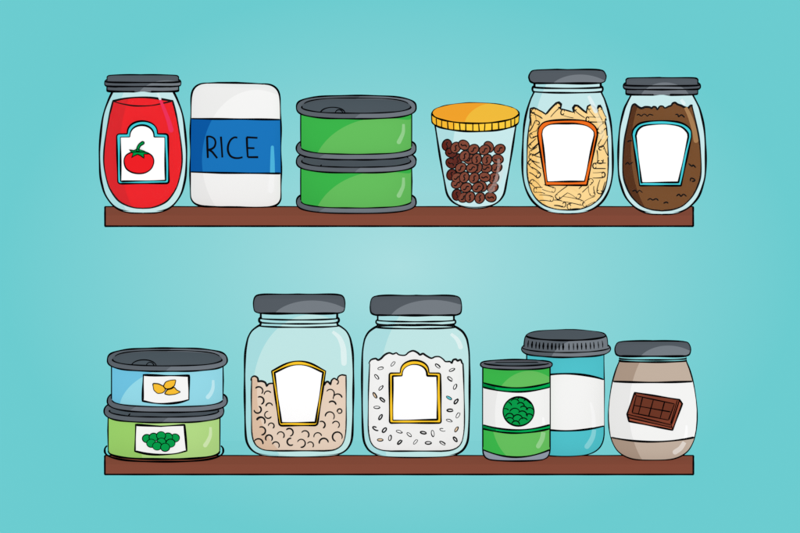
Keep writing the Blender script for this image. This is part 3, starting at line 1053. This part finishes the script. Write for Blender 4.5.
cb = Body(298.8, Y, [[(370, 46.8), (400, 47.0), (425, 46.8), (436, 46.0), (443, 43.8), (447.2, 40), (449.8, 34), (450.6, 25), (450.8, 0)]], KJ * 0.9, 2.6)
side = cr([(378, 46.8), (400, 47.0), (425, 46.8), (436, 46.0), (443, 43.8), (447.2, 40), (449.8, 34), (450.6, 25)], sub=4)
q = zp((242, 345), 6.667)
q2 = zp((242, 400), 6.667)
topl = cr(q((60, 238), (66, 216), (85, 207), (105, 220), (108, 243)), sub=4) + cr(q((108, 243), (130, 240), (155, 250), (165, 275)), sub=4)[1:] + cr(q((165, 275), (178, 259), (205, 256), (225, 268)), sub=4)[1:]
for i in range(6):
    x = 225 + i * 54
    topl += cr(q((x, 268), (x + 14, 252), (x + 40, 250), (x + 54, 266)), sub=4)[1:]
topl += cr(q((549, 262), (562, 246), (576, 246), (590, 264)), sub=4)[1:] + cr(q((590, 264), (597, 236), (615, 222), (633, 234)), sub=4)[1:] + cr(q((633, 234), (643, 210), (665, 199), (691, 203)), sub=4)[1:]
poly = [(298.8 + h, v) for v, h in side] + [(298.8 - h, v) for v, h in side[::-1]] + topl
m = MB().fill(cb, poly, paint((221, 190, 164), (231, 209, 189), ('xz', 313, 395, 56, 70, Y - 12)), 10.0)
m.ink(cb, poly, 0.7, 0.15, True)
for (x, y, r, a0, a1) in ((112, 305, 25, 130, -35), (172, 330, 22, 170, 40), (120, 370, 24, 110, -60), (182, 408, 20, 170, 20), (105, 430, 22, 60, -165), (175, 465, 22, 100, 320), (128, 510, 25, 150, -20),
                          (588, 322, 25, 140, -25), (637, 355, 27, 180, 20), (600, 400, 24, 130, 15), (585, 475, 28, 170, -30), (650, 440, 14, 200, -130), (625, 245, 16, 80, -60)):
    m.ink(cb, arc(*q((x, y))[0], r / 6.667 * 1.08, a0 + (12 if a1 < a0 else -12), a1 + (-12 if a1 < a0 else 12)), 0.56, 0.3)
for (x, y, r, a0, a1) in ((125, 142, 27, 150, -20), (195, 172, 18, 170, -45), (130, 205, 25, 110, -80), (180, 255, 21, 210, -35), (110, 288, 28, 140, 0), (225, 302, 22, 150, -30), (258, 235, 22, 160, -35),
                          (315, 215, 24, 130, -70), (325, 278, 22, 90, 300), (395, 288, 25, 150, -90), (420, 230, 24, 140, -35), (505, 243, 24, 180, 20), (545, 285, 28, 180, 15), (635, 245, 30, 240, -15),
                          (530, 165, 22, 110, -55), (625, 165, 22, 150, -45), (455, 300, 20, 140, -30)):
    m.ink(cb, arc(*q2((x, y))[0], r / 6.667 * 1.08, a0 + (12 if a1 < a0 else -12), a1 + (-12 if a1 < a0 else 12)), 0.56, 0.3)
o = m.build('chickpeas')
tag(o, 'beige chickpeas filling the lower half of the tall storage jar', 'chickpeas', kind='stuff')
arch = lambda a, c, t, n=9: cr([a, ((a[0] * 0.72 + c[0] * 0.28), t + (a[1] - t) * 0.22), ((a[0] + c[0]) / 2, t), ((a[0] * 0.28 + c[0] * 0.72), t + (c[1] - t) * 0.22), c], sub=n // 2)
outer = rounded([(279.4, 425.6, 3.0)] + [p for p in arch((271.8, 371), (325.6, 371), 361.0)] + [(317.2, 425.3, 3.0)], 0.05)
inner = rounded([(281.4, 422.4, 0.4)] + [p for p in arch((274.7, 372.4), (323.0, 372.2), 364.6)] + [(315.4, 422.2, 0.4)], 0.05)
plaque(root, jb, outer, inner, YELLOW)

# ---- white rice jar
Y = depth_for(455.8, V2)
dz = [(326.4, 38.6), (328.4, 42.4), (332, 47), (337, 50.2), (342, 51.8), (352.5, 53.3), (368, 53.7), (385, 53.8), (410, 53.6), (430, 53.0), (440, 52.0), (446, 49.8), (450.5, 46.4), (453.8, 40.8), (455.5, 33), (455.8, 27)]
jb = big_jar(415.8, Y, (315.2, 320.0, 323.8, 326.4), dz, 455, 38.1)
root = thing('storage_jar', 'tall square-shouldered jar of white rice with a round-arched yellow bordered label', 'jar', jb)
jar_glass(root, jb, (171, 221, 224), (194, 231, 230), ('xz', 430, 400, 52, 102, Y), ((320.1, 0.62), (323.8, 0.62), (327.0, 0.62)),
          ([(450.8, 333.8), (456, 338.2), (459, 343), (460.4, 347)], [2.8, 3.8, 4.4, 4.6]), (226, 243, 242), 0.85)
plain_lid(root, 415.9, Y, KJ * 1.05, 295.8, 315.1, 45.2, ('xz', 432, 322, 43, 22, Y - 12))
cb = Body(416.3, Y, [[(345, 46.6), (360, 46.8), (400, 47.5), (425, 47.6), (436, 46.6), (443, 44.6), (447.4, 40.6), (450, 34), (450.9, 25), (451.2, 0)]], KJ * 0.9, 2.6)
side = cr([(364, 46.4), (380, 47.0), (400, 47.5), (425, 47.6), (436, 46.6), (443, 44.6), (447.4, 40.6), (450, 34), (450.9, 25)], sub=4)
q = zp((357, 288), 6.667)
topl = cr(q((82, 500), (95, 478), (125, 470), (140, 480), (160, 470), (185, 445), (215, 432), (240, 440), (262, 432), (280, 445), (320, 448), (345, 428), (375, 418), (405, 432), (420, 445), (440, 437), (460, 450), (495, 468), (520, 458), (550, 458), (575, 475), (590, 490), (620, 490), (632, 501), (640, 480), (660, 475), (670, 485), (690, 478), (698, 498)), sub=3)
poly = [(416.3 + h, v) for v, h in side] + [(416.3 - h, v) for v, h in side[::-1]] + topl
m = MB().fill(cb, poly, paint((241, 241, 240)), 10.0)
m.ink(cb, poly, 0.7, 0.15, True)
qa, qb = zp((357, 345), 6.667), zp((357, 400), 6.667)
tint = {'o': paint((245, 214, 176)), 'c': paint((96, 196, 205)), 'w': paint((247, 247, 246))}
GR = [(qa, 240, 125, 50, 'w'), (qa, 158, 155, 10, 'w'), (qa, 132, 212, -50, 'w'), (qa, 160, 285, 50, 'w'), (qa, 120, 335, -60, 'o'), (qa, 170, 365, -40, 'w'), (qa, 133, 415, 0, 'w'), (qa, 157, 480, 60, 'w'),
      (qa, 538, 140, -40, 'w'), (qa, 632, 165, 25, 'w'), (qa, 620, 225, -40, 'w'), (qa, 653, 278, 65, 'w'), (qa, 613, 352, -30, 'c'), (qa, 660, 375, 55, 'w'), (qa, 620, 435, 0, 'w'), (qa, 672, 468, 60, 'w'), (qa, 615, 503, -15, 'w'),
      (qb, 125, 190, -30, 'w'), (qb, 183, 200, 50, 'w'), (qb, 282, 210, -15, 'w'), (qb, 348, 230, -40, 'w'), (qb, 442, 217, -10, 'w'), (qb, 505, 222, -80, 'w'), (qb, 570, 198, -15, 'w'), (qb, 662, 195, 60, 'o'), (qb, 655, 262, -50, 'w'),
      (qb, 155, 265, 0, 'o'), (qb, 220, 252, 80, 'w'), (qb, 285, 280, 45, 'w'), (qb, 390, 278, 50, 'w'), (qb, 475, 285, 0, 'w'), (qb, 570, 287, -30, 'w')]
for (qq, x, y, an, t) in GR:
    g = ell(*qq((x, y))[0], random.uniform(2.7, 3.2), random.uniform(1.1, 1.4), an, 18)
    m.decal(cb, g, tint[t], 0.25)
    m.ink(cb, g if random.random() < 0.75 else g[:15], 0.42, 0.4, random.random() < 0.7, 0.4)
o = m.build('white_rice')
tag(o, 'white rice with drawn grains filling the second tall jar', 'rice', kind='stuff')
outer = arched((389.7, 389.4), 373.0, (441.0, 440.4), (422.9, 422.9), 400.4, 428.8, 371.9, 360.2, 2.2)
inner = arched((393.0, 392.8), 375.8, (437.3, 437.0), (420.1, 419.4), 402.2, 427.0, 375.0, 364.2, 0.4)
plaque(root, jb, outer, inner, YELLOW)

# ---- pea can
Y = depth_for(458.6, V2)
KP = 0.5
h = 33.0
tn = ('xz', 528.5, 418, 37, 47, Y - 16)
body = Body(516.4, Y, [[(364.5, h), (449, h)], [(449, h), (453.5, h - 0.6), (456.8, h - 2.6), (458.6, h - 6)], [(458.6, h - 6), (458.6, 0)]], KP)
root = thing('pea_can', 'slim green can with a white band and a ball of peas', 'tin can', body)
smile = lambda ya, yc, n=14, u0=483.5, u1=549.3: [(u0 + (u1 - u0) * i / n, ya + (yc - ya) * (1 - (2 * i / n - 1) ** 2)) for i in range(n + 1)]
upper = Body(516.4, Y, [[(364.5, h), (449.2, h)]], KP)
lower = Body(516.4, Y, [[(449.2, h), (453.5, h - 0.6), (456.8, h - 2.6), (458.6, h - 6)], [(458.6, h - 6), (458.6, 0)]], KP)
m = MB().revolve(upper, paint(GRN_D, GRN_L, tn)).outline(body, 0.95)
m.decal(body, [(483.5, 447.0), (549.3, 447.0)] + smile(449.6, 457.0)[::-1], paint(GRN_D, GRN_L, tn), 0.3)
m.ink(body, smile(449.6, 457.0), 0.7, 0.4).build('can_body', root)
MB().revolve(lower, paint((146, 156, 170))).build('base_ring', root)
m = MB().decal(body, smile(387, 391.8) + smile(424.7, 429.8)[::-1], paint((232, 232, 231), (241, 241, 240), ('xz', 533, 415, 38, 60, Y - 16)), 0.35)
bl = m.build('label_band', root)
for (a0, a1, b0, b1) in ((382.6, 387.8, 387, 391.8), (424.7, 429.8, 428.6, 433)):
    s0, s1 = smile(a0, a1), smile(b0, b1)
    m = MB().decal(body, s0 + s1[::-1], paint((0, 128, 62), (4, 166, 82), ('xz', 533, 408, 40, 60, Y - 16)), 0.45)
    m.ink(body, s0, 0.65, 0.55).ink(body, s1, 0.65, 0.55).build('green_stripe', bl)
m = MB()
ball = ell(518.5, 411.3, 15.3, 14.5, 0, 40)
m.decal(body, ball, paint((10, 152, 72)), 0.65).ink(body, ball, 0.6, 0.8, True)
inside = lambda u, v: ((u - 518.5) / 15.0) ** 2 + ((v - 411.3) / 14.2) ** 2 < 1
q = zp((476, 405), 8.889)
for (x, y, r, a0, a1) in ((280, 10, 38, 150, 10), (345, -15, 40, 150, 20), (400, -35, 36, 150, 10), (450, -10, 38, 140, 0), (300, -45, 34, 130, 10), (360, -60, 34, 170, 10), (345, 75, 48, 160, 20), (260, 70, 40, 120, 40),
                          (420, 45, 36, 140, 0), (410, 95, 44, 140, -10), (475, 60, 38, 150, 20), (300, 108, 36, 175, 10), (370, 128, 44, 170, 5), (300, 150, 40, 140, 10), (420, 155, 42, 165, 30), (470, 115, 38, 140, 20), (352, 175, 36, 180, 0), (395, 10, 34, 150, 0)):
    pts = [p for p in arc(*q((x, y))[0], r / 8.889, a0, a1, 10) if inside(*p)]
    if len(pts) > 2:
        m.ink(body, pts, 0.4, 0.85)
m.build('peas_picture', bl)
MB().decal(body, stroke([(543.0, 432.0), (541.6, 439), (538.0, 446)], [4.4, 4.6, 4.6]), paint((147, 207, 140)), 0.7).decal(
    body, stroke([(543.4, 424.0), (542.8, 418)], [3.0, 2.0]), paint((249, 249, 249)), 0.7).build('painted_sheen', root)  # highlight strokes painted over the green and the white
m = MB()
rr, cen = 1.55, 33.9
rimb = Body(516.4, Y - 4, [[(364.5, h), (366, h)]], 0.57)
zt = zat(364.6, Y - 4)
vs, fs = [], []
N, M = 96, 12
for i in range(N):
    for j in range(M):
        t = 2 * math.pi * j / M
        vs.append(rimb.ring(zt + rr * math.sin(t), cen + rr * math.cos(t), 2 * math.pi * i / N))
for i in range(N):
    for j in range(M):
        fs.append((i * M + j, ((i + 1) % N) * M + j, ((i + 1) % N) * M + (j + 1) % M, i * M + (j + 1) % M))
m.add(vs, fs, paint((98, 102, 110)), True)
for ln_ in bead_lines(rimb, zt, cen, rr):
    m.tube(ln_, 0.72, closed=True)
m.build('rim_ring', root)
pan = Body(516.4, Y - 4, [[(364.8, 0), (364.8, h)], [(364.8, h), (366, h)]], 0.57)
MB().revolve(pan, paint((79, 88, 95))).build('lid_panel', root)

# ---- turquoise jar
Y = depth_for(454.6, V2)
KB = 0.5
body = Body(565.4, Y, [[(350, 0), (350, 38.1)], [(350, 38.1), (395, 38.3), (428, 38.3), (436, 38.0), (442, 36.6), (447, 33.8), (451, 29), (453.6, 22.5), (454.6, 15)], [(454.6, 15), (454.6, 0)]], KB)
root = thing('blue_jar', 'opaque turquoise jar with a blank white label and a ribbed grey lid', 'jar', body)
m = MB().revolve(body, paint((80, 195, 205))).outline(body, 0.85)
m.decal(body, stroke([(594.0, 429.5), (592.8, 436), (590, 442), (586.8, 446.4)], [4.0, 4.6, 5.0, 5.0]), paint((133, 213, 220)), 0.4)  # painted highlight low on the jar's right
m.build('jar_body', root)
up = [(527.5 + 76.0 * i / 16, 379.6 - 6.0 * (1 - (2 * i / 16 - 1) ** 2) ** 0.9) for i in range(17)]
dn = [(527.3 + 76.4 * i / 16, 425.8 + 4.9 * (1 - (2 * i / 16 - 1) ** 2)) for i in range(17)]
m = MB().decal(body, up + dn[::-1], PAPER, 0.4)
m.ink(body, up, 0.8, 0.5).ink(body, dn, 0.75, 0.5)
m.decal(body, stroke([(593.8, 427.5), (593.0, 414), (590.6, 403)], [3.8, 3.2, 2]), paint((249, 249, 249)), 0.6)  # upper end of that highlight, painted on the label
m.build('label', root)
tn = ('xz', 588, 362, 38, 26, Y - 18)
lid_b = Body(566.0, Y, [[(333.6, 0), (333.9, 28), (334.6, 37), (335.6, 39.4)], [(335.6, 39.4), (338, 40.6), (342, 41.2), (346.4, 41.5)], [(346.4, 41.5), (347.2, 43.4), (349.0, 44.1), (350.8, 43.2), (352.2, 41)], [(352.2, 41), (352.2, 0)]], 0.72)
m = MB().revolve(lid_b, paint((88, 95, 102), (118, 125, 132), tn)).outline(lid_b, 0.85)
m.front_arc(lid_b, 347.4, R=43.4, r=0.5)
m.front_arc(lid_b, 335.6, R=39.5, r=0.7)
for X in (100, 130, 160, 186, 216, 250, 281, 309, 337, 367, 411, 446, 476, 508, 541, 575, 602, 636, 668):
    x = 515 + X / 7.62 - 566.0
    p = math.acos(max(-1, min(1, x / 41.4)))
    m.tube([lid_b.ring(zat(338.4, Y), 40.8, p), lid_b.ring(zat(342, Y), 41.3, p), lid_b.ring(zat(345.2, Y), 41.5, p)], 0.85 if X < 380 else 0.62)
lid = m.build('lid', root)
tp = Body(566.0, Y, [[(333.3, 0), (333.6, 28), (334.3, 37), (335.3, 39.2)], [(335.3, 39.2), (336, 39.0)]], 0.72)
MB().revolve(tp, paint((80, 88, 95))).build('lid_top', lid)

# ---- chocolate spread jar
Y = depth_for(459.2, V2)
body = Body(652.8, Y, [[(354, 0), (354, 32.4)], [(354, 32.4), (360.6, 32.8)], [(360.6, 32.8), (366, 35.0), (371, 36.8), (381.6, 39.8), (395, 42.3), (410, 43.7), (425, 43.4), (437, 41.6), (445, 38.6), (451, 34.4), (455.5, 28), (458.2, 20.5), (459.2, 13)], [(459.2, 13), (459.2, 0)]], K)
root = thing('spread_jar', 'beige chocolate spread jar with a chocolate bar on its white band', 'jar', body)
m = MB().revolve(body, paint((169, 148, 131), (193, 175, 159), ('xz', 694, 410, 65, 85, Y - 14))).outline(body, 0.85)
m.decal(body, stroke([(684.4, 442), (680.5, 448), (675.0, 452)], [4.2, 4.8, 5.0]), paint((223, 213, 204)), 0.4)  # pale painted highlight near the base
m.build('jar_body', root)
neck = Body(652.8, Y, [[(355.5, 33.0), (360.6, 33.2)], [(360.6, 33.2), (361.2, 32.8)]], K * 1.01)
m = MB().revolve(neck, paint((137, 214, 218)))
m.front_arc(neck, 358.4, r=0.6).front_arc(neck, 360.6, R=33.2, r=0.75)
m.build('neck_ring', root)
plain_lid(root, 652.8, Y, K * 1.03, 341.4, 356.1, 37.4, ('xz', 668, 366, 31, 20, Y - 12))
up = [(613.3 + 79.0 * i / 16, 381.4 + 0.9 * math.sin(math.pi * i / 16)) for i in range(17)]
dn = [(611.3 + 82.6 * i / 16, 437.2 + 4.4 * (1 - (2 * i / 16 - 1) ** 2)) for i in range(17)]
rt = [(v_, 0) for v_ in ()]
edge_r = [(652.8 + hh - 0.2, vv) for vv, hh in ((390, 41.4), (400, 42.9), (410, 43.7), (420, 43.6), (430, 42.8))]
edge_l = [(652.8 - hh + 0.2, vv) for vv, hh in ((430, 42.8), (420, 43.6), (410, 43.7), (400, 42.9), (390, 41.4))]
m = MB().decal(body, up + edge_r + dn[::-1] + edge_l, paint((230, 230, 229), (242, 242, 241), ('xz', 694, 410, 65, 85, Y - 14)), 0.35)
m.ink(body, up, 0.75, 0.45).ink(body, dn, 0.75, 0.45)
m.decal(body, stroke([(685, 439), (686.2, 432), (686.3, 426)], [3.4, 2.8, 2]), paint((251, 251, 251)), 0.5)  # highlight carried onto the white band as a brighter stroke
bl = m.build('label_band', root)
q = zp((602, 368), 7.62)
T_, Sd, Lt = paint((107, 54, 38)), paint((124, 62, 44)), paint((158, 82, 60))
m = MB()
allp = q((250, 185), (590, 240), (610, 272), (537, 472), (207, 405), (192, 350))
m.decal(body, q((192, 350), (200, 376), (530, 452), (537, 472), (207, 405)), Lt, 0.6)
m.decal(body, q((590, 240), (610, 272), (537, 472), (528, 430)), Lt, 0.62)
m.decal(body, q((250, 185), (590, 242), (528, 432), (193, 348)), Sd, 0.7)
m.decal(body, q((192, 350), (528, 432), (530, 453), (198, 377)), paint((112, 56, 40)), 0.66)
m.decal(body, q((262, 210), (552, 272), (506, 396), (230, 340)), T_, 0.85)
m.ink(body, allp, 0.62, 0.9, True)
for ln in (((193, 350), (528, 432)), ((528, 432), (590, 242)), ((528, 432), (537, 472)), ((199, 376), (530, 453)), ((262, 210), (552, 272)), ((552, 272), (506, 396)), ((506, 396), (230, 340)), ((230, 340), (262, 210)),
           ((246, 283), (522, 333)), ((310, 221), (278, 350)), ((392, 238), (356, 366)), ((476, 256), (442, 383)), ((250, 185), (262, 210)), ((572, 246), (522, 424))):
    m.ink(body, q(*ln), 0.42, 1.0)
m.build('chocolate_picture', bl)

# ------------------------------------------------------------------ light and camera
w = bpy.data.worlds.new('World')
sc.world = w
w.use_nodes = True
bg = w.node_tree.nodes['Background']
bg.inputs['Color'].default_value = (1, 1, 1, 1)
bg.inputs['Strength'].default_value = 1.12

cd = bpy.data.cameras.new('camera')
cam = bpy.data.objects.new('camera', cd)
COL.objects.link(cam)
cd.type = 'ORTHO'
cd.ortho_scale = 800 * S
cd.clip_start = 0.01
cd.clip_end = 100
cam.location = Vector((0, -CT, ST)) * 1800 * S
cam.rotation_euler = (math.pi / 2 - TH, 0, 0)
sc.camera = cam
sc.view_settings.view_transform = 'Standard'
sc.view_settings.look = 'None'
sc.view_settings.exposure = 0
sc.cycles.max_bounces = 8
sc.cycles.transparent_max_bounces = 16
sc.cycles.diffuse_bounces = 3
